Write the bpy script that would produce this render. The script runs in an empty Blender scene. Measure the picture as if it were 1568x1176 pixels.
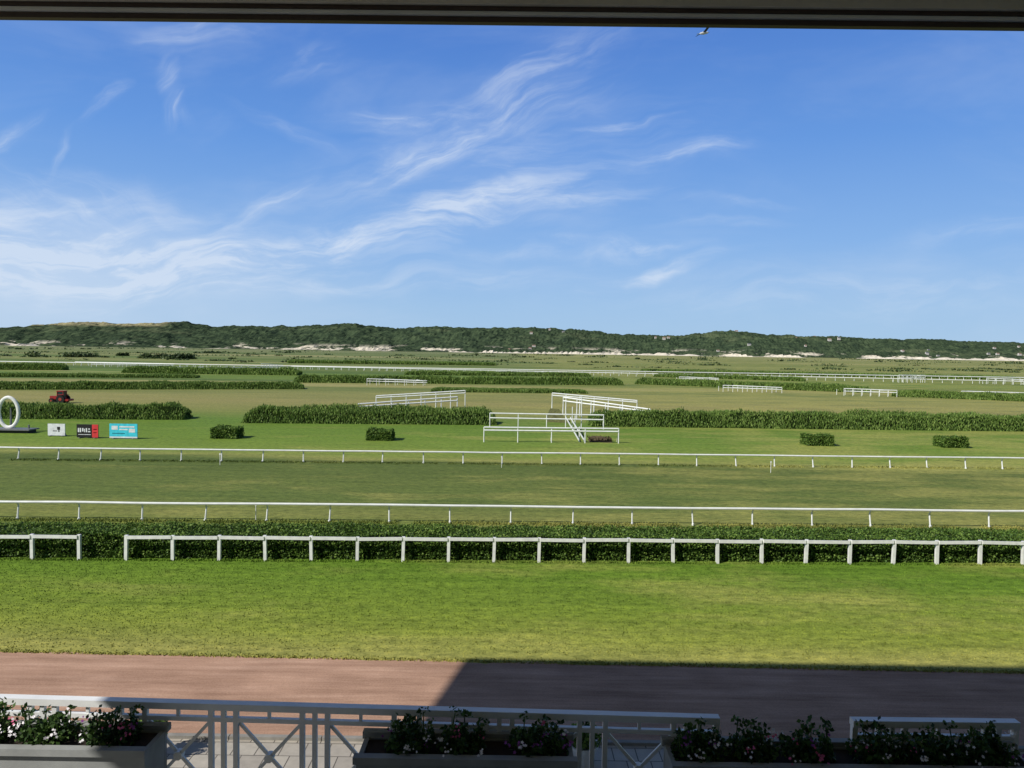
import bpy, math, random
import numpy as np
from mathutils import Vector, Matrix, noise as mnoise
random.seed(7); rng=np.random.default_rng(7)
scene=bpy.context.scene
F=1132.0; H=8.5
# ------------------------------------------------------------ camera
cam_d=bpy.data.cameras.new("Camera"); cam=bpy.data.objects.new("Camera",cam_d)
scene.collection.objects.link(cam); scene.camera=cam
cam_d.lens=26; cam_d.sensor_width=36; cam_d.clip_start=0.05; cam_d.clip_end=40000
R=(Matrix.Rotation(math.radians(90-2.60),4,'X')@Matrix.Rotation(math.radians(0.87),4,'Z'))
cam.matrix_world=Matrix.Translation((0,0,H))@R
R3=R.to_3x3()
def G(px,py,z=0.0):
    """survey point: sight line through (px,py) of the 1568x1176 photo met with the level plane z"""
    d=R3@Vector(((px-784)/F,-(py-588)/F,-1)); t=(z-H)/d.z
    return Vector((d.x*t,d.y*t,z))
# ------------------------------------------------------------ mesh builder
class B:
    def __init__(s): s.v=[];s.n=0;s.l=[];s.t=[];s.m=[]
    def raw(s,v,f,mi=0):
        v=np.asarray(v,dtype=np.float32).reshape(-1,3); f=np.asarray(f,dtype=np.int32)
        s.v.append(v); s.l.append((f+s.n).ravel()); s.t.append(np.full(len(f),f.shape[1],np.int32))
        s.m.append(np.full(len(f),mi,np.int32)); s.n+=len(v)
    def frame(s,c,ax,ay,az,mi=0):
        c=np.array(c,float);ax,ay,az=[np.array(a,float)*.5 for a in(ax,ay,az)]
        v=[c+i*ax+j*ay+k*az for k in(-1,1) for j in(-1,1) for i in(-1,1)]
        s.raw(v,[[0,2,3,1],[4,5,7,6],[0,1,5,4],[2,6,7,3],[0,4,6,2],[1,3,7,5]],mi)
    def box(s,c,size,rz=0,mi=0):
        a,b=math.cos(rz),math.sin(rz)
        s.frame(c,(a*size[0],b*size[0],0),(-b*size[1],a*size[1],0),(0,0,size[2]),mi)
    def beam(s,p0,p1,w,h,mi=0):
        p0,p1=Vector(p0),Vector(p1); d=p1-p0; u=d.normalized()
        ref=Vector((0,0,1)) if abs(u.z)<.9 else Vector((0,1,0))
        a=u.cross(ref).normalized(); b=a.cross(u)
        s.frame((p0+p1)/2,d,a*w,b*h,mi)
    def cyl(s,p0,p1,r0,r1=None,seg=8,mi=0):
        r1=r0 if r1 is None else r1
        p0,p1=Vector(p0),Vector(p1);u=(p1-p0).normalized()
        ref=Vector((0,0,1)) if abs(u.z)<.9 else Vector((1,0,0))
        a=u.cross(ref).normalized();b=a.cross(u)
        v=[];
        for p,r in((p0,r0),(p1,r1)):
            for i in range(seg):
                t=2*math.pi*i/seg; v.append(p+a*r*math.cos(t)+b*r*math.sin(t))
        v=[tuple(x) for x in v]
        s.raw(v,[[i,(i+1)%seg,seg+(i+1)%seg,seg+i] for i in range(seg)],mi)
        s.raw(v,[list(range(seg))[::-1]],mi); s.raw(v,[list(range(seg,2*seg))],mi)
    def cards(s,c,w,h,up=None,mi=0,out=None):
        """diamond leaves; up: 0..1 how upright"""
        c=np.asarray(c,float);N=len(c)
        a=rng.normal(size=(N,3))
        if up is not None: a=a*(1-up)*.8; a[:,2]=np.abs(a[:,2])+up
        a/=np.linalg.norm(a,axis=1)[:,None]
        q=rng.normal(size=(N,3)); u=np.cross(a,q); u/=np.linalg.norm(u,axis=1)[:,None]
        k=rng.uniform(.6,1.3,(N,1))
        v=np.stack([c-a*h*.5*k,c+u*w*.5*k,c+a*h*.5*k,c-u*w*.5*k],1).reshape(-1,3)
        s.raw(v,np.arange(4*N).reshape(N,4),mi)
    def done(s,name,mats,smooth=False,parent=None):
        me=bpy.data.meshes.new(name)
        v=np.concatenate(s.v);l=np.concatenate(s.l);t=np.concatenate(s.t);m=np.concatenate(s.m)
        me.vertices.add(len(v));me.vertices.foreach_set("co",v.ravel())
        me.loops.add(len(l));me.loops.foreach_set("vertex_index",l)
        me.polygons.add(len(t));st=np.concatenate([[0],np.cumsum(t)[:-1]]).astype(np.int32)
        me.polygons.foreach_set("loop_start",st);me.polygons.foreach_set("loop_total",t)
        for x in mats: me.materials.append(x)
        me.polygons.foreach_set("material_index",m)
        me.polygons.foreach_set("use_smooth",np.full(len(t),smooth))
        me.update(calc_edges=True);me.validate()
        o=bpy.data.objects.new(name,me);scene.collection.objects.link(o)
        if parent: o.parent=parent
        return o
def empty(name):
    o=bpy.data.objects.new(name,None);scene.collection.objects.link(o);return o
# ------------------------------------------------------------ materials
def s2l(c):
    return tuple(((x/255)/12.92 if x/255<=.04045 else ((x/255+.055)/1.055)**2.4) for x in c)+(1,)
def newmat(name):
    m=bpy.data.materials.new(name);m.use_nodes=True;nt=m.node_tree
    return m,nt,nt.nodes["Principled BSDF"]
def N(nt,t,**k):
    n=nt.nodes.new(t)
    for a,b in k.items(): setattr(n,a,b)
    return n
def ramp(nt,stops,fac=None):
    r=N(nt,'ShaderNodeValToRGB');cr=r.color_ramp
    while len(cr.elements)<len(stops): cr.elements.new(.5)
    for e,(p,c) in zip(cr.elements,stops): e.position=p
    for e,(p,c) in zip(cr.elements,stops): e.color=c
    if fac is not None: nt.links.new(fac,r.inputs[0])
    return r.outputs[0]
def noise(nt,vec,scale,detail=4,rough=.6,dist=0):
    n=N(nt,'ShaderNodeTexNoise');n.inputs['Scale'].default_value=scale
    n.inputs['Detail'].default_value=detail;n.inputs['Roughness'].default_value=rough
    n.inputs['Distortion'].default_value=dist
    if vec is not None: nt.links.new(vec,n.inputs['Vector'])
    return n.outputs['Fac']
def vscale(nt,vec,s,loc=(0,0,0)):
    m=N(nt,'ShaderNodeMapping');m.inputs['Scale'].default_value=s;m.inputs['Location'].default_value=loc
    nt.links.new(vec,m.inputs['Vector']);return m.outputs[0]
def math_(nt,op,a,b=None,clamp=False):
    n=N(nt,'ShaderNodeMath',operation=op);n.use_clamp=clamp
    for i,x in enumerate((a,b)):
        if x is None: continue
        if isinstance(x,(int,float)): n.inputs[i].default_value=x
        else: nt.links.new(x,n.inputs[i])
    return n.outputs[0]
def maprange(nt,v,a,b,c=0,d=1,smooth=True):
    n=N(nt,'ShaderNodeMapRange');n.interpolation_type='SMOOTHSTEP' if smooth else 'LINEAR'
    nt.links.new(v,n.inputs[0])
    for i,x in zip((1,2,3,4),(a,b,c,d)): n.inputs[i].default_value=x
    return n.outputs[0]
def mix(nt,f,a,b,mode='MIX'):
    n=N(nt,'ShaderNodeMix',data_type='RGBA',blend_type=mode)
    for i,x in ((0,f),(6,a),(7,b)):
        if isinstance(x,(int,float)): n.inputs[i].default_value=x
        elif isinstance(x,tuple): n.inputs[i].default_value=x
        else: nt.links.new(x,n.inputs[i])
    return n.outputs[2]
def bump(nt,bs,h,strength,dist):
    b=N(nt,'ShaderNodeBump');b.inputs['Strength'].default_value=strength;b.inputs['Distance'].default_value=dist
    nt.links.new(h,b.inputs['Height']);nt.links.new(b.outputs[0],bs.inputs['Normal'])
def simple(name,rgb,rough=.6,var=.12,scale=3,metal=0,spec=.4):
    m,nt,bs=newmat(name);g=N(nt,'ShaderNodeNewGeometry').outputs['Position']
    n=noise(nt,g,scale,5)
    c=s2l(rgb);lo=tuple(x*(1-var*2) for x in c[:3])+(1,);hi=tuple(min(1,x*(1+var)) for x in c[:3])+(1,)
    col=ramp(nt,[(.3,lo),(.7,hi)],n);nt.links.new(col,bs.inputs['Base Color'])
    bs.inputs['Roughness'].default_value=rough;bs.inputs['Metallic'].default_value=metal
    bs.inputs['Specular IOR Level'].default_value=spec
    return m
def leafmat(name,dark,mid,light,patch=.6):
    m,nt,bs=newmat(name);geo=N(nt,'ShaderNodeNewGeometry')
    n=noise(nt,geo.outputs['Position'],patch,4)
    f=math_(nt,'ADD',math_(nt,'MULTIPLY',geo.outputs['Random Per Island'],.6),math_(nt,'MULTIPLY',n,.5))
    col=ramp(nt,[(.2,s2l(dark)),(.55,s2l(mid)),(.95,s2l(light))],f)
    nt.links.new(col,bs.inputs['Base Color']);bs.inputs['Roughness'].default_value=.6
    bs.inputs['Specular IOR Level'].default_value=.25
    tr=N(nt,'ShaderNodeBsdfTranslucent');nt.links.new(col,tr.inputs[0])
    mx=N(nt,'ShaderNodeMixShader');mx.inputs[0].default_value=.25
    nt.links.new(bs.outputs[0],mx.inputs[1]);nt.links.new(tr.outputs[0],mx.inputs[2])
    nt.links.new(mx.outputs[0],nt.nodes['Material Output'].inputs[0])
    return m
# grass: bands of differently kept turf going away from the stand
def grassmat():
    m,nt,bs=newmat("turf");geo=N(nt,'ShaderNodeNewGeometry');P=geo.outputs['Position']
    sx=N(nt,'ShaderNodeSeparateXYZ');nt.links.new(P,sx.inputs[0]);X,Y=sx.outputs[0],sx.outputs[1]
    wob=noise(nt,vscale(nt,P,(.03,.08,1)),1,4)
    wobs=math_(nt,'ADD',math_(nt,'MULTIPLY',wob,.14),.93)
    skew=math_(nt,'ADD',math_(nt,'MULTIPLY',X,.02),Y)
    Yc=math_(nt,'MAXIMUM',math_(nt,'MULTIPLY',skew,wobs),10.)
    t=math_(nt,'DIVIDE',H*F/500,Yc)
    st=[(3,(128,130,104)),(7,(146,146,108)),(10,(112,122,80)),(14,(152,150,104)),(19,(102,120,64)),(24,(138,142,90)),(29,(98,120,58)),
        (34,(136,142,86)),(40,(98,124,56)),(50,(106,128,60)),(56,(148,146,94)),(68,(142,142,86)),(84,(142,138,86)),(100,(126,134,72)),
        (112,(98,126,52)),(138,(106,132,52)),(160,(118,138,60)),(170,(134,140,76)),(176,(88,104,52)),(205,(98,112,56)),(235,(96,112,56)),
        (262,(122,128,68)),(300,(88,120,40)),(350,(100,130,44)),(400,(116,137,50)),(440,(132,145,60)),(475,(150,151,80))]
    base=ramp(nt,[(a/500,s2l(c)) for a,c in st],t)
    # long streaks on the plain
    stn=noise(nt,vscale(nt,P,(.0025,.025,1)),1,6,.68)
    far=maprange(nt,Y,75,200)
    c=mix(nt,math_(nt,'MULTIPLY',far,maprange(nt,stn,.42,.58)),base,s2l((86,108,56)))
    c=mix(nt,math_(nt,'MULTIPLY',far,math_(nt,'MULTIPLY',maprange(nt,stn,.44,.3),.7)),c,s2l((178,170,122)))
    # dry patches, more to the right
    dr=noise(nt,vscale(nt,P,(.09,.22,1)),1,6,.66)
    xg=maprange(nt,X,-30,35,-.10,.10,False)
    dm=maprange(nt,math_(nt,'ADD',dr,xg),.45,.70)
    c=mix(nt,math_(nt,'MULTIPLY',dm,.5),c,s2l((166,162,92)))
    # mown / scuffed streaks along the tracks
    tr=noise(nt,vscale(nt,P,(.12,1.6,1)),1,5,.7)
    c=mix(nt,.8,c,ramp(nt,[(.3,(.72,.76,.7,1)),(.5,(1,1,1,1)),(.72,(1.3,1.25,1.2,1))],tr),'MULTIPLY')
    f1=noise(nt,vscale(nt,P,(1,1.6,1)),2.2,6,.75)
    f2=noise(nt,P,14,5,.8)
    c=mix(nt,.9,c,ramp(nt,[(.3,(.4,.43,.34,1)),(.5,(1,1,1,1)),(.72,(1.55,1.46,1.3,1))],f1),'MULTIPLY')
    c=mix(nt,.85,c,ramp(nt,[(.3,(.45,.48,.4,1)),(.5,(1,1,1,1)),(.72,(1.5,1.4,1.3,1))],f2),'MULTIPLY')
    c=mix(nt,1.0,c,(.97,.95,.96,1),'MULTIPLY')
    nt.links.new(c,bs.inputs['Base Color']);bs.inputs['Roughness'].default_value=.9
    bs.inputs['Specular IOR Level'].default_value=.1
    bump(nt,bs,f2,.5,.04)
    return m
turf=grassmat()
white=simple("white_paint",(228,228,224),.45,.08,5)
whitedirty=simple("white_pvc",(226,228,224),.4,.07,2)
hedgem=leafmat("hedge_leaves",(42,60,22),(82,112,44),(134,158,72))
hedgecore=simple("hedge_core",(28,42,16),.95,.3,4,spec=.05)
broom=leafmat("brush_hedge",(62,84,34),(102,130,56),(148,168,90),.25)
# ------------------------------------------------------------ ground
b=B()
xs=[-9000,-200,-60,-30,-10,10,30,60,200,9000];ys=[-300,0,12,20,30,60,120,400,1500,12000]
v=[(x,y,0) for y in ys for x in xs];nx=len(xs)
b.raw(v,[[j*nx+i,j*nx+i+1,(j+1)*nx+i+1,(j+1)*nx+i] for j in range(len(ys)-1) for i in range(nx-1)])
b.done("ground",[turf])
# dirt road
m,nt,bs=newmat("dirt_road");P=N(nt,'ShaderNodeNewGeometry').outputs['Position']
n1=noise(nt,vscale(nt,P,(.25,3.2,1)),1,6,.7);n2=noise(nt,P,22,5,.8);n3=noise(nt,vscale(nt,P,(.5,.9,1)),1,4)
c=ramp(nt,[(.3,s2l((148,117,97))),(.5,s2l((172,138,116))),(.7,s2l((190,156,134)))],n1)
c=mix(nt,.7,c,ramp(nt,[(.3,(.6,.58,.56,1)),(.5,(1,1,1,1)),(.75,(1.3,1.3,1.3,1))],n2),'MULTIPLY')
c=mix(nt,.7,c,ramp(nt,[(.35,(.78,.76,.75,1)),(.6,(1.08,1.08,1.08,1))],n3),'MULTIPLY')
nt.links.new(c,bs.inputs['Base Color']);bs.inputs['Roughness'].default_value=.95;bump(nt,bs,n2,.4,.02)
bs.inputs['Specular IOR Level'].default_value=.1
road=m
a0,a1=G(0,998),G(1568,1031)
def edge(x): return a0.y+(a1.y-a0.y)*(x-a0.x)/(a1.x-a0.x)
b=B();xx=np.linspace(-60,60,601);v=[];
for x in xx:
    v.append((x,15.7,.004));v.append((x,edge(x)+.16*mnoise.noise(Vector((x*.7,0,0)))+.10*mnoise.noise(Vector((x*4,3,0))),.004))
b.raw(v,[[2*i,2*i+2,2*i+3,2*i+1] for i in range(600)]);b.done("dirt_road",[road])
# paving below the stand
m,nt,bs=newmat("paving");P=N(nt,'ShaderNodeNewGeometry').outputs['Position']
br=N(nt,'ShaderNodeTexBrick');nt.links.new(P,br.inputs['Vector']);br.inputs['Scale'].default_value=1.0
br.inputs['Brick Width'].default_value=.5;br.inputs['Row Height'].default_value=.5;br.inputs['Mortar Size'].default_value=.012;br.offset=0.5
br.inputs['Color1'].default_value=s2l((176,168,154));br.inputs['Color2'].default_value=s2l((160,152,140));br.inputs['Mortar'].default_value=s2l((90,84,76))
nt.links.new(mix(nt,.4,br.outputs[0],ramp(nt,[(.3,(.6,.6,.6,1)),(.7,(1.1,1.1,1.1,1))],noise(nt,P,5,5)),'MULTIPLY'),bs.inputs['Base Color']);bs.inputs['Roughness'].default_value=.85
b=B();b.box((0,10.4,.006),(120,10.4,.012));b.done("paved_terrace",[m])
b=B()
for i in range(60): b.box((-59+i*2,15.66,.03),(1.98,.12,.1))
b.done("kerb",[simple("kerb_stone",(140,136,128),.85)])
# grass tufts: lawn nap, edge of road, rough grass round rails
b=B()
n=70000
x=rng.uniform(-34,34,n);y=rng.uniform(20.3,30,n);k=np.abs(x)<y*.78
x,y=x[k],y[k];k=y>np.array([edge(q) for q in x])+.02;x,y=x[k],y[k]
b.cards(np.stack([x,y,np.full_like(x,.012)],1),.03,.045,up=.55)
n=6000;x=rng.uniform(-19,19,n);y=np.array([edge(q) for q in x])+np.abs(rng.normal(0,.13,n))-.06
b.cards(np.stack([x,y,np.full_like(x,.015)],1),.035,.06,up=.6)
def railgrass(p0,p1,n,sp,sz):
    global b
    x=rng.uniform(p0.x,p1.x,n);y=p0.y+(p1.y-p0.y)*(x-p0.x)/(p1.x-p0.x)+rng.normal(0,sp,n)
    k=np.array([mnoise.noise(Vector((q*.5,0,3)))>-.25 for q in x]);x,y=x[k],y[k]
    b.cards(np.stack([x,y,np.full_like(x,sz*.4)],1),sz*.5,sz*1.4,up=.6)
railgrass(G(0,796),G(1568,809),9000,.22,.09);railgrass(G(0,704),G(1568,718),7000,.22,.1)
# rough grass leaning against hedge foot
fa,fb=G(0,857),G(1568,865.5)
railgrass(fa,fb,5000,.07,.07)
b.done("grass_tufts",[turf])
# ------------------------------------------------------------ fences
def lerp(a,b_,t): return a+(b_-a)*t
def run_line(p0,p1,x0,x1):
    """extend the line p0-p1 to x0..x1"""
    d=(p1-p0);return p0+d*((x0-p0.x)/d.x),p0+d*((x1-p0.x)/d.x)
def running_rail(name,p0,p1,h=.95,sp=2.95,r=.06,start=None,pr=.028):
    b=B();L=(p1-p0).length;u=(p1-p0)/L;nrm=Vector((-u.y,u.x,0))
    n=int(L/3)
    pts=[]
    for i in range(n+1):
        p=lerp(p0,p1,i/n);pts.append(p+Vector((0,0,h-r+.03*mnoise.noise(p*.35))))
    for i in range(n): b.cyl(pts[i],pts[i+1],r,seg=8)
    s=start if start is not None else 0
    while s<L:
        p=p0+u*(s+random.uniform(-.06,.06))
        lean=random.uniform(-.03,.03)
        b.cyl(p+nrm*.05,p+nrm*.16+u*lean+Vector((0,0,h*.72)),pr,seg=6)
        b.cyl(p+nrm*.16+u*lean+Vector((0,0,h*.72)),p+u*lean+Vector((0,0,h-r)),pr,seg=6)
        b.cyl(p+nrm*.05,p+nrm*.05+Vector((0,0,.1)),pr*1.6,seg=6)
        s+=sp
    return b.done(name,[whitedirty],smooth=False)
# hedge railing at the lawn
p0,p1=G(50,856.5),G(1566,865);d=(p1-p0)/22
b=B();fh=1.0
for i in range(-12,36):
    p=p0+d*i;jit=random.uniform(-.02,.02);ln=random.uniform(-.03,.03)
    b.beam(p+Vector((0,0,-.05)),p+Vector((ln,0,fh+jit)),.12,.12)
    if i in(1,): continue
    q=p+d
    b.beam(p+d*.02+Vector((0,-.08,fh-.07+jit)),q-d*.02+Vector((0,-.08,fh-.07+random.uniform(-.02,.02))),.035,.13)
b.done("white_post_and_rail_fence",[white])
r0,r1=run_line(G(85,796),G(1540,809),-75,75);running_rail("running_rail",r0,r1,.93,2.98,start=.6,pr=.038)
r0,r1=run_line(G(70,704),G(1495,718),-95,95);running_rail("running_rail",r0,r1,.93,2.95,pr=.045)
r0,r1=run_line(G(0,558),G(1568,583),-330,330);running_rail("running_rail",r0,r1,1.35,3,.15,pr=.08)
r0,r1=run_line(G(300,562),G(1568,589),-180,260);running_rail("running_rail",r0,r1,1.2,3,.12,pr=.07)
# ------------------------------------------------------------ hedges
def hedge(name,p0,p1,w,h,dens,lw,lh,up,mat,rough=.06,lump=.5,slope=0,taper=0):
    """p0,p1 = near ground edge; grows away by w"""
    p0,p1=Vector(p0),Vector(p1);L=(p1-p0).length;u=(p1-p0)/L;nr=Vector((-u.y,u.x,0))
    if nr.y<0: nr=-nr
    b=B()
    ns=max(2,int(L/max(.6,lump)))
    def hh(s,q):
        k=1
        if taper:
            e=min(s,L-s)/taper;k=.45+.55*min(1,max(0,e))**.6
        return h*k*(1+rough*2*mnoise.noise(Vector((s/lump*.3+p0.x,q*.5,0)))+rough*mnoise.noise(Vector((s/lump+p0.x,q,5))))
    v=[]
    for i in range(ns+1):
        s=L*i/ns;ins=.06*h
        for q,z in((ins,0),(ins+slope*h,.88),(w-ins,.88),(w-ins,0)):
            s_=min(max(s,ins*2),L-ins*2)
            p=p0+u*s_+nr*q;v.append((p.x,p.y,z*hh(s_,q)))
    fs=[]
    for i in range(ns):
        for k in range(3): a=i*4+k;fs.append([a,a+4,a+5,a+1])
    fs+=[[0,1,2,3],[ns*4+3,ns*4+2,ns*4+1,ns*4]]
    b.raw(v,fs,1)
    nt_=int(L*w*dens);nf=int(L*h*dens*1.2);ne=int(w*h*dens*1.2)
    P=[]
    for _ in range(nt_):
        s,q=random.uniform(0,L),random.uniform(slope*h,w);P.append(p0+u*s+nr*q+Vector((0,0,hh(s,q)*(.95+random.gauss(0,.03 if rough<.08 else .07)))))
    for _ in range(nf):
        s=random.uniform(0,L);z=random.random();off=random.gauss(0,.03*h)+rough*.8*mnoise.noise(Vector((s*1.3,z*3,9)))
        P.append(p0+u*s+nr*(off+slope*h*z)+Vector((0,0,z*hh(s,0))))
    for _ in range(int(nf*.25)):
        s=random.uniform(0,L);P.append(p0+u*s+nr*(w+random.gauss(0,.03*h))+Vector((0,0,random.uniform(.5,1)*hh(s,w))))
    for e in(0,L):
        for _ in range(ne):
            q=random.uniform(0,w);z=random.random();P.append(p0+u*(e+random.gauss(0,.06*h)+(1 if e==0 else -1)*slope*z*h*.6)+nr*q+Vector((0,0,z*hh(e,q))))
    b.cards(np.array([tuple(x) for x in P]),lw,lh,up=up,mi=0)
    return b.done(name,[mat,hedgecore])
q0,q1=run_line(G(50,855),G(1566,863.5),-32,32)
hedge("clipped_hedge",q0+Vector((0,.12,0)),q1+Vector((0,.12,0)),1.9,1.0,420,.075,.09,None,hedgem,.07,.6)
def HP(x0,y0,x1,y1,hpx,w,name="brush_hedge",dens=None,extend=0):
    a,c=G(x0,y0),G(x1,y1)
    if extend: c=c+(c-a).normalized()*extend
    d=(a.y+c.y)/2;px=d/F   # metres per photo pixel there
    h=hpx*px;lw=max(.1,1.3*px);dn=dens or min(90,2.0/(lw*lw))
    return hedge(name,a,c,w,h,dn,lw,lw*3.2,.72,broom,.17,1.4,.55,1.6)
HP(-60,641,281,643,20,3)
HP(371,648,760,651,21,3.4)
HP(905,653,1568,661,21,3.4,extend=25)
HP(-80,597,466,596,9,4)
HP(450,586,955,590,9,4)
HP(972,588,1330,602,8,4)
HP(1365,607,1568,615,9,4,extend=40)
HP(-60,566,97,567,8,6);HP(186,571,455,575,8,6)
HP(620,574,905,577,4,6);HP(1000,577,1230,584,4,6)
HP(440,556,760,560,3.2,8);HP(980,570,1560,582,3.5,7);HP(-40,577,300,579,3.5,6);HP(660,600,900,603,4,5)
# clipped box bushes
def bush(px,py,wpx,hpx):
    a=G(px,py);s=a.y/F;w,h=wpx*s,hpx*s
    hedge("boxwood_bush",a-Vector((w/2,0,0)),a+Vector((w/2,0,0)),w*.8,h,330,.11,.13,None,hedgem,.12,.5,.12)
bush(342,672,40,17);bush(580,675,38,16);bush(1257,683,40,16);bush(1464,686,38,15)
# ------------------------------------------------------------ obstacle wings and jumps
brown=simple("brown_brush",(84,72,50),.95,.3,5)
def wing(name,pa,pb,ha,hb,rails=(1,.8,.6),posts=5,r=.07,brace=True):
    """rail panels: height ha at pa, hb at pb"""
    b=B()
    for k in rails: b.cyl(pa+Vector((0,0,ha*k)),pb+Vector((0,0,hb*k)),r,seg=6)
    for i in range(posts+1):
        t=i/posts;p=lerp(pa,pb,t);h=ha+(hb-ha)*t
        b.cyl(p,p+Vector((0,0,h+.03)),r*.7,seg=6)
        if brace: b.cyl(p+Vector((0,1.2,0)),p+Vector((0,.05,h*.75)),r*.5,seg=5)
    return b.done(name,[whitedirty])
def up(p,z): return p+Vector((0,0,z))
# tall flared wings
wing("obstacle_wing",G(712,634),G(576,634),3.1,2.35,(1,.9),6,.09)
wing("obstacle_wing",G(700,642),G(548,644),2.75,1.95,(1,.84),6,.09)
wing("obstacle_wing",G(845,636),G(975,640),2.95,2.25,(1,.9),6,.09)
wing("obstacle_wing",G(862,642),G(995,650),2.75,1.8,(1,.84),6,.09)
# central jump rails
wing("jump_rail",G(750,655),G(924,658),1.6,1.6,(1,.68),4,.08)
wing("jump_rail",G(741,677),G(947,679),1.38,1.38,(1,.8),4,.08)
b=B()
pA=G(887,677);pB=G(866,655)
for dx in(0,.5):
    b.beam(up(pA,.12)+Vector((dx,0,0)),up(pB,1.15)+Vector((dx,0,0)),.06,.15)
b.cyl(G(890,657),up(G(890,657),3.6),.06,seg=6);b.cyl(G(876,656),up(G(876,656),2.4),.05,seg=6)
b.cyl(pA,up(pA,1.45),.06,seg=6);b.cyl(pB,up(pB,1.7),.06,seg=6)
b.done("jump_side_rail",[whitedirty])
b=B()
c0=G(903,677);c1=G(938,678)
def wedge(b,c0,c1,dep,h,mi=0):
    v=[c0,c1,c1+Vector((0,dep,0)),c0+Vector((0,dep,0)),up(c0+Vector((.15*(c1-c0).length,dep*.5,0)),h),up(c1+Vector((-.4*(c1-c0).length,dep*.5,0)),h)]
    b.raw([tuple(x) for x in v],[[0,1,5,4],[2,3,4,5]],mi);b.raw([tuple(x) for x in v],[[0,4,3],[1,2,5]],mi)
wedge(b,c0,c1,2,.5)
P=[(random.uniform(c0.x,c1.x),c0.y+random.uniform(0,2),random.uniform(0,.35)) for _ in range(500)]
b.cards(P,.1,.25,up=.7);b.done("brown_brush_fence",[brown])
b=B();wedge(b,G(683,646),G(735,648),4,1.7);P=[tuple(G(random.uniform(690,730),646)+Vector((0,random.uniform(0,3),random.uniform(.2,1.4)))) for _ in range(700)]
b.cards(P,.15,.35,up=.6)
wedge(b,G(838,646),G(872,648),4,1.5)
b.done("takeoff_bank",[simple("bank_turf",(86,88,50),.95,.3,3)])
# distant obstacles
for x0,y0,x1,y1,h in((268,571,418,570,9),(562,590,648,591,10),(1107,600,1197,602,10),(1292,606,1373,608,11),(1376,586,1416,586,12),(1472,609,1575,611,10),(1510,588,1590,590,9),(140,562,260,563,6),(760,573,850,574,4),(1040,583,1100,584,6),(400,566,425,566,9)):
    a,c=G(x0,y0),G(x1,y1);hm=h*a.y/F
    b=B();L=(c-a).length;r=max(.09,.5*a.y/F);bow=random.uniform(.75,1.0)
    for off,k in((0,1),(0,.65),(3.5,.9),(3.5,.55)):
        o=Vector((off*.4,off,0));sh=Vector((L*.14*(off>0),0,0))
        b.cyl(up(a+o+sh,hm*k),up(c+o-sh*.5,hm*k*bow),r,seg=6)
    for i in range(7):
        p=lerp(a,c,i/6);b.cyl(p,up(p,hm*(1+(bow-1)*i/6)),r*.6,seg=5)
        b.cyl(p+Vector((0,3.5,0)),up(p,hm*.8)+Vector((0,3.5,0)),r*.6,seg=5)
    b.cyl(up(a,hm),up(a+Vector((2.5,3.5,0)),hm*.9),r,seg=5);b.cyl(up(c,hm*bow),up(c+Vector((-2,3.5,0)),hm*.8),r,seg=5)
    b.done("obstacle_wing",[whitedirty])
# thin marker stakes
for x,y in((337,712),(768,716),(1180,724),(392,796)):
    p=G(x,y);b=B();b.cyl(p,up(p,.8),.02,seg=6);b.box((p.x,p.y,.78),(.09,.02,.12));b.done("marker_stake",[white])
# ------------------------------------------------------------ finish post ring
p=G(14,662);b=B();s=p.y/F
cz=.35+1.55;A,C=.93,1.42;nu,nv=48,12;v=[]
for i in range(nu):
    t=2*math.pi*i/nu
    for j in range(nv):
        q=2*math.pi*j/nv;rr=.17*math.cos(q)
        v.append((p.x+(A+rr)*math.cos(t),p.y+.13*math.sin(q),cz+(C+rr)*math.sin(t)))
b.raw(v,[[i*nv+j,((i+1)%nu)*nv+j,((i+1)%nu)*nv+(j+1)%nv,i*nv+(j+1)%nv] for i in range(nu) for j in range(nv)],0)
b.cyl((p.x,p.y+.3,.3),(p.x,p.y+.3,2.3),.12,.05,mi=1)
b.box((p.x+.4,p.y,.33),(4.0,1.6,.12),mi=1);b.box((p.x+.5,p.y,.15),(3.4,1.2,.3),mi=2)
b.cyl((p.x+1.9,p.y,.3),(p.x+1.9,p.y,.75),.08,mi=1)
b.done("winning_post_ring",[white,simple("grey_metal",(110,112,112),.5),simple("dark_base",(52,54,50),.8)],smooth=False)
# ------------------------------------------------------------ signs
def sign(px0,px1,py0,py1,mats,deco):
    a,c=G(px0,py1),G(px1,py1);s=a.y/F;h=(py1-py0)*s;w=(c-a).length;ctr=(a+c)/2
    b=B();b.box((ctr.x,ctr.y,h/2+.08),(w,.08,h))
    for k in(-.35,.35):
        b.beam((ctr.x+k*w,ctr.y+.55,0),(ctr.x+k*w,ctr.y+.06,h*.8),.05,.05,len(mats)-1)
        b.box((ctr.x+k*w,ctr.y+.2,.04),(.08,.8,.07),mi=len(mats)-1)
    for u0,u1,v0,v1,mi in deco:
        b.box((ctr.x+((u0+u1)/2-.5)*w,ctr.y-.045,.08+h*(v0+v1)/2),((u1-u0)*w,.012,(v1-v0)*h),mi=mi)
    b.done("advertising_board",mats)
grey=simple("galvanised",(120,122,122),.5)
blk=simple("black_board",(28,26,28),.5);red=simple("red_board",(215,58,62),.5);cy=simple("cyan_board",(64,200,222),.5);wh=simple("white_board",(222,224,228),.5)
sign(73,101,650,668,[wh,blk,grey],[(.55,.72,.5,.75,1),(.3,.55,.36,.42,1),(.62,.68,.3,.5,1)])
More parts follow.
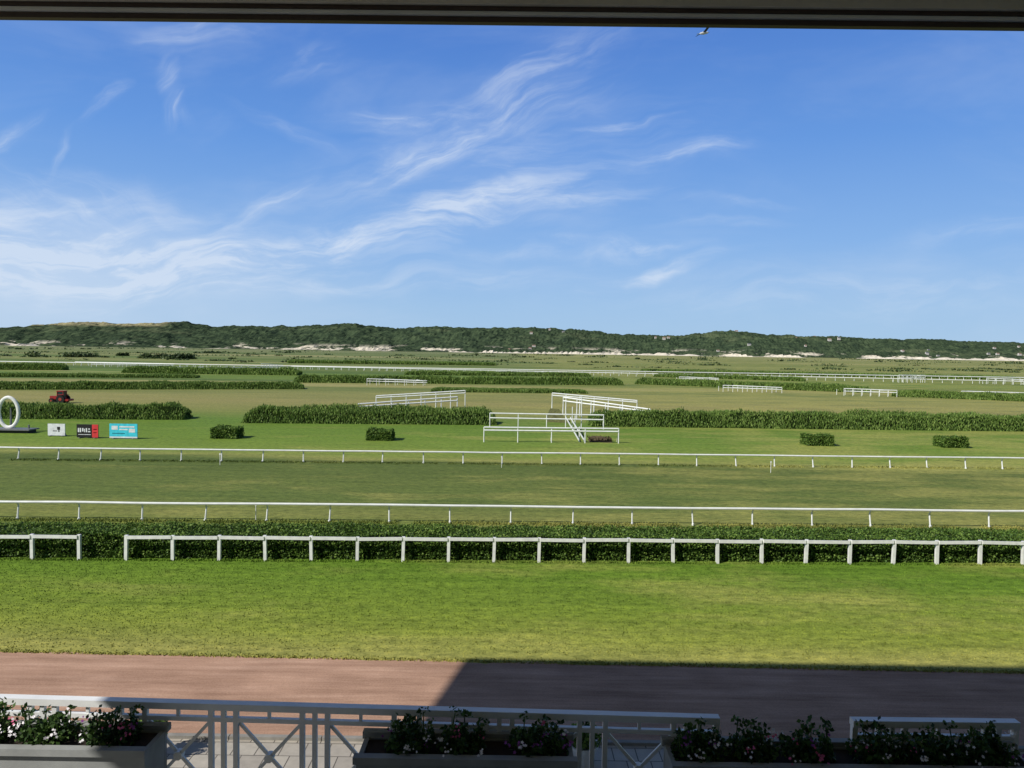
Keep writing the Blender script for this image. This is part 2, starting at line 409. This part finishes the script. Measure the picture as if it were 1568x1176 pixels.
sign(117,152,651,671,[blk,red,wh,grey],[(.72,1.0,0,1,1),(.06,.12,.4,.72,2),(.15,.21,.4,.72,2),(.26,.32,.46,.72,2),(.35,.39,.4,.66,2),(.43,.49,.4,.72,2),(.53,.64,.4,.5,2),(.55,.62,.6,.7,2),(.08,.66,.2,.24,2),(.78,.94,.6,.66,2),(.78,.94,.35,.4,2)])
sign(167,212,650,672,[cy,wh,simple("teal",(30,120,140),.5),grey],[(.08,.3,.58,.85,1),(.36,.66,.56,.64,1),(.36,.9,.74,.84,1),(.7,.92,.4,.66,1),(.1,.55,.3,.36,2),(.0,1,.0,.1,1)])
# ------------------------------------------------------------ tractor
p=G(91,617);b=B();X,Y=p.x,p.y
tm=[simple("tractor_red",(150,40,34),.45),simple("tyre",(28,28,28),.9),simple("cab_glass",(40,52,60),.15),simple("hub",(150,60,45),.5)]
K=.78
_b=b.box;_c=b.cyl
def tb(c,s_,mi=0): _b((X+(c[0]-X)*K,Y+(c[1]-Y)*K,c[2]*K),tuple(q*K for q in s_),mi=mi)
def tcy(a,c,r,r1=None,seg=8,mi=0):
    f=lambda q:(X+(q[0]-X)*K,Y+(q[1]-Y)*K,q[2]*K);_c(f(a),f(c),r*K,None if r1 is None else r1*K,seg=seg,mi=mi)
tb((X-.75,Y,1.0),(1.5,.75,.6));tb((X-1.42,Y,.95),(.12,.65,.5),mi=1);tb((X+.5,Y,.9),(1.3,.9,.5))
tb((X+.5,Y,1.65),(1.05,1.05,.95),mi=2);tb((X+.5,Y,2.2),(1.3,1.25,.14))
for i in(-1,1):
    for j in(-1,1): tb((X+.5+i*.55,Y+j*.55,1.65),(.08,.08,1.0))
for j in(-1,1):
    tcy((X+.75,Y+j*.62,.75),(X+.75,Y+j*1.02,.75),.75,seg=18,mi=1);tcy((X+.75,Y+j*1.0,.75),(X+.75,Y+j*1.04,.75),.3,seg=12,mi=3)
    tcy((X-1.0,Y+j*.55,.45),(X-1.0,Y+j*.85,.45),.45,seg=16,mi=1);tcy((X-1.0,Y+j*.84,.45),(X-1.0,Y+j*.87,.45),.2,seg=10,mi=3)
    tb((X+.8,Y+j*.8,1.58),(1.0,.42,.08))
tcy((X-.5,Y+.2,1.3),(X-.5,Y+.2,2.1),.05,mi=1);tb((X+1.7,Y,.6),(.9,1.8,.35),mi=0)
b.done("red_tractor",tm)
# ------------------------------------------------------------ hills
D=3000
prof=[(-500,26),(-250,28),(-100,25),(0,23),(60,27),(110,34),(150,36),(200,34),(290,36),(330,32),(420,34),(540,38),(600,33),(720,37),(830,36),(900,34),(950,29),(1040,29),(1100,36),(1180,33),(1250,29),(1310,29),(1400,28),(1568,26),(1800,30),(2100,26)]
pxs=np.array([q[0] for q in prof],float);es=np.array([q[1] for q in prof],float)
def hillh(x,y):
    e=np.interp(784+x/D*F,pxs,es);r=8.5+e*D/F-8
    base=2350+60*mnoise.noise(Vector((x*.002,0,0)))
    t=(y-base)/(D-base);t2=min(max(t,0),1)
    k=t2*t2*(3-2*t2) if t<=1 else max(0,1-(t-1)*.7)
    k=.15*t2+.85*k if t<=1 else k
    n=mnoise.fractal(Vector((x*.004,y*.004,0)),1,2,5)
    return k*r+n*20*min(1,t2*4)*(1-.8*max(0,min(1,1-abs(t-1)*4)))
b=B();X_=np.arange(-3300,3300,7.0);Y_=list(range(2250,3120,14))+[3200,3500,4000]
v=[]
for y in Y_:
    for x in X_:
        z=hillh(x,y)
        if z>1.5: z+=random.uniform(-2,3.2)+9*mnoise.noise(Vector((x*.022,y*.022,2)))
        else: z=-2 if y<2300 else z
        v.append((x,y,z))
nx=len(X_);b.raw(v,[[j*nx+i,j*nx+i+1,(j+1)*nx+i+1,(j+1)*nx+i] for j in range(len(Y_)-1) for i in range(nx-1)])
m,nt,bs=newmat("wooded_hillside");P=N(nt,'ShaderNodeNewGeometry').outputs['Position']
n1=noise(nt,P,.035,7,.75);n2=noise(nt,vscale(nt,P,(.0035,.006,.02)),1,5,.6)
c=ramp(nt,[(.34,s2l((38,50,42))),(.5,s2l((60,74,54))),(.66,s2l((84,98,70)))],n1)  # wood greens, slightly desaturated to put distance haze into the colour
sp=N(nt,'ShaderNodeSeparateXYZ');nt.links.new(P,sp.inputs[0])
c=mix(nt,maprange(nt,n2,.56,.68,0,.5),c,s2l((104,112,82)))
foot=maprange(nt,sp.outputs[2],26,6)
s1=noise(nt,vscale(nt,P,(.008,.008,.03)),1,5,.65)
c=mix(nt,math_(nt,'MULTIPLY',foot,maprange(nt,s1,.52,.58)),c,s2l((214,204,184)))
bare=math_(nt,'MULTIPLY',maprange(nt,sp.outputs[0],-1280,-1400),maprange(nt,sp.outputs[2],72,86))
c=mix(nt,math_(nt,'MULTIPLY',bare,maprange(nt,s1,.38,.52)),c,s2l((160,152,116)))
nt.links.new(c,bs.inputs['Base Color']);bs.inputs['Roughness'].default_value=1;bs.inputs['Specular IOR Level'].default_value=0
bump(nt,bs,n1,.8,8)
b.done("hills",[m],smooth=False)
# villas on the slopes
b=B();wm=simple("house_render",(206,202,194),.8);rm=simple("roof_tile",(134,108,96),.8);rs=simple("roof_slate",(92,94,100),.8)
def house(x,y,w,d,h,rt):
    z=hillh(x,y)-1
    b.box((x,y,z+h/2),(w,d,h));zz=z+h
    vv=[(x-w/2-.4,y-d/2-.4,zz),(x+w/2+.4,y-d/2-.4,zz),(x+w/2+.4,y+d/2+.4,zz),(x-w/2-.4,y+d/2+.4,zz),(x-w/2,y,zz+h*.5),(x+w/2,y,zz+h*.5)]
    b.raw(vv,[[0,1,5,4],[2,3,4,5]],rt);b.raw(vv,[[0,4,3],[1,2,5]],0)
    for k in(-.25,.25): b.box((x+k*w,y-d/2-.05,z+h*.55),(w*.14,.2,h*.3),mi=2)
for cx,cy,n,sx in((1500,2560,8,420),(1950,2650,18,140),(900,2560,3,250),(100,2800,3,80),(550,2850,3,100),(1250,2850,5,250),(40,2480,3,60)):
    for _ in range(n): house(cx+random.gauss(0,sx*.6),cy+random.uniform(-70,70),random.uniform(6,12),8,random.uniform(5,8),random.choice((1,1,2)))
b.done("hillside_villas",[wm,rm,rs])
# sand bar at the foot of the hills
b=B()
for cx,w in((60,90),(190,70),(330,120),(480,140),(700,40),(-60,50),(840,60),(1150,90),(1290,120),(1500,120),(1700,90),(1900,80),(-1500,40)):
    nseg=24;vv=[]
    for i in range(nseg+1):
        t=i/nseg*2-1;hh=(1-t*t)*(1.5+8*random.random()**1.5);vv+=[(cx+t*w,2240,-.2),(cx+t*w,2262,hh),(cx+t*w,2290,hh*.8)]
    b.raw(vv,[[i*3+k,i*3+3+k,i*3+4+k,i*3+1+k] for i in range(nseg) for k in(0,1)])
b.done("sand_dunes",[simple("sand",(220,210,190),.95,.12,.05)])
# shrubs on the plain
b=B();P=[]
def clump(x,y,w,h,n):
    for _ in range(n):
        u_,q=random.gauss(0,.38),random.random()
        P.append((x+u_*w,y+random.gauss(0,.2)*w,h*q*(1-min(1,(u_*1.1)**2))))
shr=[(40,547,100,9),(218,549,80,9),(250,550,50,8),(175,545,20,5),(300,541,40,3)]
for px0,py,wpx,hpx in shr:
    for k in range(6):
        g=G(px0+random.uniform(0,wpx),py);s=g.y/F;clump(g.x,g.y,wpx*s*.2,hpx*s*random.uniform(.6,1.1),120)
for _ in range(200):
    px_=random.uniform(-50,1620);py=524+px_*.0153+random.uniform(6,26)
    g=G(px_,py);s=g.y/F;clump(g.x,g.y,random.uniform(6,50)*s,random.uniform(.8,2.4)*s,34)
P=np.array(P)
for lo,hi,sz in((0,400,.5),(400,900,1.3),(900,5000,2.6)):
    k=(P[:,1]>=lo)&(P[:,1]<hi)
    if k.any(): b.cards(P[k],sz,sz*1.2)
b.done("shrubs",[leafmat("shrub_leaves",(48,62,38),(70,88,52),(104,118,74))])
# ------------------------------------------------------------ grandstand (camera stands on its terrace)
gs=empty("grandstand")
taupe=simple("painted_soffit",(222,212,192),.6,.06,2);dark=simple("dark_trim",(76,62,54),.5,.08,2);lt=simple("light_trim",(235,232,222),.5,.05,2)
conc=simple("concrete",(150,148,142),.85,.1,1.5);wallm=simple("render_wall",(205,200,188),.8,.06,1)
e0=G(0,31,10.7);e1=G(1568,48,10.7);u=(e1-e0).normalized();
E=lambda x:e0+u*((x-e0.x)/u.x)
xa,xb=-7.7,45
A_,B_=E(xa),E(xb)
off=lambda dy,dz:Vector((0,dy,dz))
for nm,dy,dz,w_,h_,mt in(("eave_lip",-.025,.018,.05,.036,dark),("eave_bead",-.05,.050,.05,.022,lt),("eave_groove",-.06,.076,.05,.026,dark),("eave_beam",-.07,.135,.09,.085,taupe),("eave_step",-.085,.184,.09,.012,dark),("eave_board",-.11,.27,.14,.16,taupe)):
    b=B();b.beam(A_+off(dy,dz),B_+off(dy,dz),w_,h_,0);b.done(nm,[mt],parent=gs)
b=B();b.box(((xa+xb)/2,1.0,11.12),(xb-xa,8.1,.12));b.done("canopy_roof",[taupe],parent=gs)
b=B()
v=[(-18,0,14.9),(70,0,14.9),(70,8.05,17),(-18.0,8.15,17),(-18,0,14.6),(70,0,14.6),(70,8.05,16.8),(-18.0,8.15,16.8)]
b.raw(v,[[0,3,2,1],[4,5,6,7],[0,1,5,4],[1,2,6,5],[2,3,7,6],[3,0,4,7]]);b.done("shadow_roof",[conc],parent=gs)  # unseen upper roof, added and tilted so its shadow falls across the road
b=B()
for x in(-17,20,32,44,56,68): b.beam((x,1,0),(x,1,15),.45,.45)
for x in(-2.5,9,20.5): b.beam((x,-2.6,5),(x,-2.6,11),.3,.3)
b.done("columns",[wallm],parent=gs)
b=B();b.box((25,-3.0,5.5),(90,.3,11));b.box((25,5.35,2.5),(90,.25,5));b.done("walls",[wallm],parent=gs)
b=B();b.box((25,1.2,5.05),(90,8.5,.15));b.box((25,-.5,5.95),(90,3.6,1.65));b.done("terrace_steps",[conc],parent=gs)
# ------------------------------------------------------------ balcony railings
railm=simple("railing_paint",(230,231,230),.4,.05,4)
def balustrade(p0,p1,endR=True):
    b=B();L=(p1-p0).length;u=(p1-p0)/L;z=lambda dz:Vector((0,0,dz))
    b.beam(p0-z(.02),p1-z(.02),.06,.045)
    b.beam(p0-z(.112),p1-z(.112),.03,.03);b.beam(p0-z(.9),p1-z(.9),.03,.035)
    b.beam(p0-z(.62),p1-z(.62),.022,.026)
    def bar(s,w=.034,top=.043,bot=1.05): b.beam(p0+u*s-z(top),p0+u*s-z(bot),w,w)
    bar(.018,.036);bar(L-.018,.036)
    per=.62;s=L-.13
    while s>.1:
        for k in(0,.085,.17):
            if s-k>.05: bar(s-k,.032 if k!=.085 else .03)
        a,c=s-.17-.016,s-per+.016
        if c>.03:
            pa,pc=p0+u*a,p0+u*c
            b.beam(pa-z(.14),pc-z(.605),.014,.022);b.beam(pc-z(.14)+Vector((0,.016,0)),pa-z(.605)+Vector((0,.016,0)),.014,.022)
            b.cyl((pa+pc)/2-z(.37)-Vector((0,.02,0)),(pa+pc)/2-z(.37)+Vector((0,.035,0)),.03,seg=10)
            for t in(.5,):
                q=lerp(pa,pc,t);b.beam(q-z(.043),q-z(.097),.02,.02)
        s-=per
    b.done("balcony_railing",[railm])
z=6.1
g0,g1=G(0,1066,z),G(1101,1097,z);g0=g0+(g0-g1).normalized()*2.5
balustrade(g0,g1)
balustrade(G(1304,1101,z),G(1558,1104,z))
# ------------------------------------------------------------ planters
pm=simple("planter_fibre_cement",(150,152,150),.85,.1,5);soil=simple("soil",(48,38,30),.95)
fl=leafmat("geranium_leaves",(30,48,22),(54,82,34),(92,118,56),5)
petals=[simple("petal_white",(236,232,236),.6,.03),simple("petal_pink",(205,96,138),.6,.05),simple("petal_purple",(140,70,150),.6,.05)]
def planter(px0,px1,pyt,plants):
    zt=5.96
    a=G(px0,pyt,zt);c=G(px1,pyt+(px1-px0)*.012,zt);L=(c-a).length;m=(a+c)/2
    par=empty("flower_planter")
    b=B();w=.3;ym=m.y+w/2
    b.box((m.x,m.y+.015,zt-.2),(L,.03,.34));b.box((m.x,m.y+w-.015,zt-.2),(L,.03,.34))
    for sx in(-1,1): b.box((m.x+sx*(L/2-.016),ym,zt-.2),(.03,w-.064,.34))
    b.box((m.x,m.y-.005,zt-.02),(L+.03,.055,.045));b.box((m.x,m.y+w+.005,zt-.02),(L+.03,.055,.045))
    b.box((m.x,ym,zt-.36),(L-.07,w-.07,.02));b.done("trough",[pm],parent=par)
    b=B();b.box((m.x,ym,zt-.05),(L-.07,w-.07,.02));b.done("soil",[soil],parent=par)
    b=B()
    for sx in(-1,1): b.box((m.x+sx*L*.38,ym,5.36),(.1,.26,.44))
    b.done("legs",[pm],parent=par)
    for i,(x0,x1,fc) in enumerate(plants):
        pa=G(x0,pyt-20,zt+.08);pb=G(x1,pyt-20,zt+.08);xc=(pa.x+pb.x)/2;ww=abs(pb.x-pa.x)/2
        b=B();Q=[];n=650
        for _ in range(n):
            d_=Vector((random.gauss(0,1),random.gauss(0,1),random.gauss(0,1))).normalized()*random.random()**.4
            q=Vector((xc+d_.x*ww*1.08,ym+d_.y*.15,zt+.015+d_.z*.085+.025*math.sin(d_.x*9+i)));Q.append(tuple(q))
        b.cards(Q,.026,.036,mi=0)
        for _ in range(9):
            x_=xc+random.uniform(-.8,.8)*ww;xe=x_+random.uniform(-.05,.05);ye=ym+random.uniform(-.1,.1);ze=zt+random.uniform(.1,.17)
            b.cyl((x_,ym,zt-.06),(xe,ye,ze),.004,seg=5,mi=0)
            b.cards([(xe+random.gauss(0,.02),ye+random.gauss(0,.02),ze+random.gauss(0,.015)) for _ in range(14)],.022,.034,mi=0)
        for _ in range(10):
            q=Vector((xc+random.uniform(-1,1)*ww,ym+random.uniform(-.16,.06),zt+random.uniform(.02,.13)))
            mi=random.choice(fc)
            for _ in range(random.randint(2,7)):
                o=q+Vector((random.gauss(0,.02),random.gauss(0,.015),random.gauss(0,.012)))
                rr=random.uniform(.007,.013);tilt=Matrix.Rotation(random.uniform(-.8,.8),3,'Z')@Matrix.Rotation(random.uniform(.4,1.4),3,'X')
                vv=[]
                for t in range(10):
                    an=t*math.pi/5;r_=rr*(1 if t%2==0 else .55);vv.append(tuple(o+tilt@Vector((math.cos(an)*r_,math.sin(an)*r_,0))))
                b.raw(vv,[list(range(10))],mi)
        b.done("flowering_plant",[fl]+petals,parent=par)
planter(-90,222,1142,[(-80,0,(1,2)),(10,98,(1,1)),(112,198,(1,2,3))])
planter(545,880,1157,[(585,660,(1,1,3)),(668,742,(1,2)),(778,872,(2,3,1))])
planter(1032,1600,1170,[(1040,1120,(1,1,3)),(1125,1200,(1,2)),(1205,1290,(3,2,1)),(1312,1400,(1,2)),(1405,1490,(1,1)),(1495,1570,(3,1))])
# pots standing on the paving below
def pot(px,py):
    p=G(px,py);b=B();prof=[(.16,0),(.2,.05),(.27,.4),(.31,.42),(.31,.47),(.27,.47),(.25,.4)]
    for (r0,z0),(r1,z1) in zip(prof,prof[1:]):
        n=20;vv=[(p.x+r*math.cos(2*math.pi*i/n),p.y+r*math.sin(2*math.pi*i/n),zz) for r,zz in((r0,z0),(r1,z1)) for i in range(n)]
        b.raw(vv,[[i,(i+1)%n,n+(i+1)%n,n+i] for i in range(n)],0)
    Q=[]
    for _ in range(600):
        d_=Vector((random.gauss(0,1),random.gauss(0,1),random.gauss(0,1))).normalized()*random.random()**.4
        Q.append((p.x+d_.x*.36,p.y+d_.y*.36,.62+d_.z*.25))
    b.cards(Q,.06,.1,mi=1);b.done("potted_plant",[simple("pot_glaze",(214,212,204),.5),hedgem])
pot(232,1162);pot(893,1172)
# ------------------------------------------------------------ gull
b=B();yy=42;d_=R3@Vector(((1077-784)/F,-(51-588)/F,-1));t=yy/d_.y;c=Vector((d_.x*t,yy,H+d_.z*t))
ax=Vector((.9,.2,.22)).normalized()
segs=[(-.25,.02),(-.15,.06),(0,.085),(.12,.07),(.2,.055),(.26,.05),(.31,.015)]
for (s0,r0),(s1,r1) in zip(segs,segs[1:]): b.cyl(c+ax*s0,c+ax*s1,r0,r1,seg=8)
def wingm(sg):
    n=Vector((-ax.y,ax.x,0))*sg
    a0,a1=c+ax*.12,c+ax*-.08
    b0,b1=c+ax*.2+n*.32+Vector((0,0,.16)),c+ax*.02+n*.32+Vector((0,0,.16))
    c0,c1=c-ax*.12+n*.72+Vector((0,0,.10)),c-ax*.16+n*.7+Vector((0,0,.10))
    b.raw([tuple(q) for q in(a0,a1,b1,b0)],[[0,1,2,3]],1);b.raw([tuple(q) for q in(b0,b1,c1,c0)],[[0,1,2,3]],1)
wingm(1);wingm(-1)
n_=Vector((-ax.y,ax.x,0));b.raw([tuple(c-ax*.22),tuple(c-ax*.4+n_*.08),tuple(c-ax*.4-n_*.08)],[[0,1,2]],0)
b.cyl(c+ax*.31,c+ax*.38,.012,.004,mi=1)
b.done("seagull",[simple("gull_white",(210,210,210),.7),simple("gull_dark",(50,50,52),.7)])
# ------------------------------------------------------------ light
elev=math.atan(1/math.hypot(1,.7));az=math.atan2(-1,-.7)
sd=bpy.data.lights.new("Sun",'SUN');sd.energy=5.0;sd.angle=math.radians(.53);sd.color=(1,.96,.89)
so=bpy.data.objects.new("Sun",sd);scene.collection.objects.link(so)
so.rotation_euler=Vector((1,.7,-1)).to_track_quat('-Z','Y').to_euler()
w=bpy.data.worlds.new("World");scene.world=w;w.use_nodes=True;nt=w.node_tree;bg=nt.nodes["Background"]
try:
    w.cycles.sampling_method='MANUAL';w.cycles.sample_map_resolution=256
except Exception: pass
STR=.065
sky=N(nt,'ShaderNodeTexSky',sky_type='NISHITA');sky.sun_disc=False;sky.sun_elevation=elev;sky.sun_rotation=az%(2*math.pi)
sky.air_density=1.0;sky.dust_density=.3;sky.ozone_density=3;sky.altitude=0
tc=N(nt,'ShaderNodeTexCoord');sp=N(nt,'ShaderNodeSeparateXYZ');nt.links.new(tc.outputs['Generated'],sp.inputs[0])
def tg(c): return tuple(x/STR for x in s2l(c)[:3])+(1,)
# clear summer sky: humid pale band near the horizon, deepening with height
lo=ramp(nt,[(0,s2l((168,202,234))),(.06,s2l((160,197,236))),(.14,s2l((136,181,236))),(.26,s2l((104,156,228))),(.38,s2l((84,134,214))),(.5,s2l((68,116,200)))],sp.outputs[2])
lo=mix(nt,1.0,lo,(1/STR,1/STR,1/STR,1),'MULTIPLY')
gf=math_(nt,'MULTIPLY',maprange(nt,sp.outputs[2],.7,.42),maprange(nt,sp.outputs[1],-.2,.4,.3,1))
skyc=mix(nt,math_(nt,'MULTIPLY',gf,.92),sky.outputs[0],lo)
yc=math_(nt,'MAXIMUM',sp.outputs[1],.08)
cu=math_(nt,'DIVIDE',sp.outputs[0],yc);cv=math_(nt,'DIVIDE',sp.outputs[2],yc)
cb=N(nt,'ShaderNodeCombineXYZ');nt.links.new(cu,cb.inputs[0]);nt.links.new(cv,cb.inputs[1])
wn=N(nt,'ShaderNodeTexNoise');wn.inputs['Scale'].default_value=5;wn.inputs['Detail'].default_value=4;nt.links.new(cb.outputs[0],wn.inputs['Vector'])
wv=N(nt,'ShaderNodeVectorMath',operation='MULTIPLY_ADD');nt.links.new(wn.outputs['Color'],wv.inputs[0])
wv.inputs[1].default_value=(.14,.09,0);wv.inputs[2].default_value=(-.07,-.045,0)
wp=N(nt,'ShaderNodeVectorMath',operation='ADD');nt.links.new(cb.outputs[0],wp.inputs[0]);nt.links.new(wv.outputs[0],wp.inputs[1])
grp={}
def fil(angle):
    mp=N(nt,'ShaderNodeMapping',vector_type='TEXTURE');nt.links.new(wp.outputs[0],mp.inputs['Vector'])
    mp.inputs['Rotation'].default_value=(0,0,math.radians(angle));mp.inputs['Scale'].default_value=(.15,.028,1)
    return maprange(nt,noise(nt,mp.outputs[0],1,6,.62,.4),.38,.74)
for a in(5,28,62,-28): grp[a]=[fil(a),None]
streaks=[(60,370,330,85,-4,.9),(150,410,480,50,3,.75),(90,300,190,40,-14,.5),(450,385,330,20,8,.75),(620,265,130,24,28,.5),(720,320,190,26,14,.8),(880,315,110,14,6,.6),
 (720,215,210,42,20,.4),(600,190,120,22,8,.7),(780,150,140,45,35,.35),(930,192,80,6,9,.9),(950,372,110,9,-3,.75),(900,385,160,14,2,.5),(1010,412,120,11,14,.7),(1040,235,110,12,10,.5),
 (1080,315,110,8,0,.5),(1100,345,90,8,4,.35),(410,315,80,14,30,.7),(290,140,18,65,12,.5),(290,180,40,12,60,.5),(310,52,100,24,8,.5),(185,165,50,12,35,.55),(20,205,80,16,25,.6),(110,235,40,8,60,.4),(440,215,80,12,-30,.4),(470,100,70,30,20,.35),(1300,440,420,45,4,.35),(1500,355,120,20,5,.35),(640,430,420,18,4,.4),(700,300,420,110,14,.35),(820,120,200,60,30,.25)]
for px_,py_,a,c_,ang,st in streaks:
    mp=N(nt,'ShaderNodeMapping',vector_type='TEXTURE');nt.links.new(wp.outputs[0],mp.inputs['Vector'])
    mp.inputs['Location'].default_value=((px_-784)/F,(524+.0153*px_-py_)/F,0);mp.inputs['Rotation'].default_value=(0,0,math.radians(ang));mp.inputs['Scale'].default_value=(a/F,c_/F,1)
    ln=N(nt,'ShaderNodeVectorMath',operation='LENGTH');nt.links.new(mp.outputs[0],ln.inputs[0])
    g=maprange(nt,ln.outputs['Value'],1.4,0,0,st*.8)
    k=min(grp,key=lambda q:abs(q-(ang if a>c_ else 62)))
    grp[k][1]=g if grp[k][1] is None else math_(nt,'ADD',grp[k][1],g)
acc=None
for k,(f,s_) in grp.items():
    if s_ is None: continue
    # soft veil plus filaments
    q=math_(nt,'MULTIPLY',s_,math_(nt,'ADD',math_(nt,'MULTIPLY',f,.9),.12))
    acc=q if acc is None else math_(nt,'ADD',acc,q)
front=maprange(nt,sp.outputs[1],.1,.3)
veil=noise(nt,vscale(nt,cb.outputs[0],(2.2,6,1)),1,5,.6,.5)
acc=math_(nt,'ADD',acc,math_(nt,'MULTIPLY',maprange(nt,veil,.42,.75),.14))
lefthaze=math_(nt,'MULTIPLY',maprange(nt,cu,-.1,-.75,0,.3),maprange(nt,cv,.24,.08))
acc=math_(nt,'ADD',acc,lefthaze)
acc=math_(nt,'MULTIPLY',math_(nt,'MINIMUM',acc,.72),front)
col=mix(nt,acc,skyc,tg((220,231,246)))
nt.links.new(col,bg.inputs['Color']);bg.inputs['Strength'].default_value=STR
scene.view_settings.view_transform='Standard';scene.view_settings.look='None';scene.view_settings.exposure=0
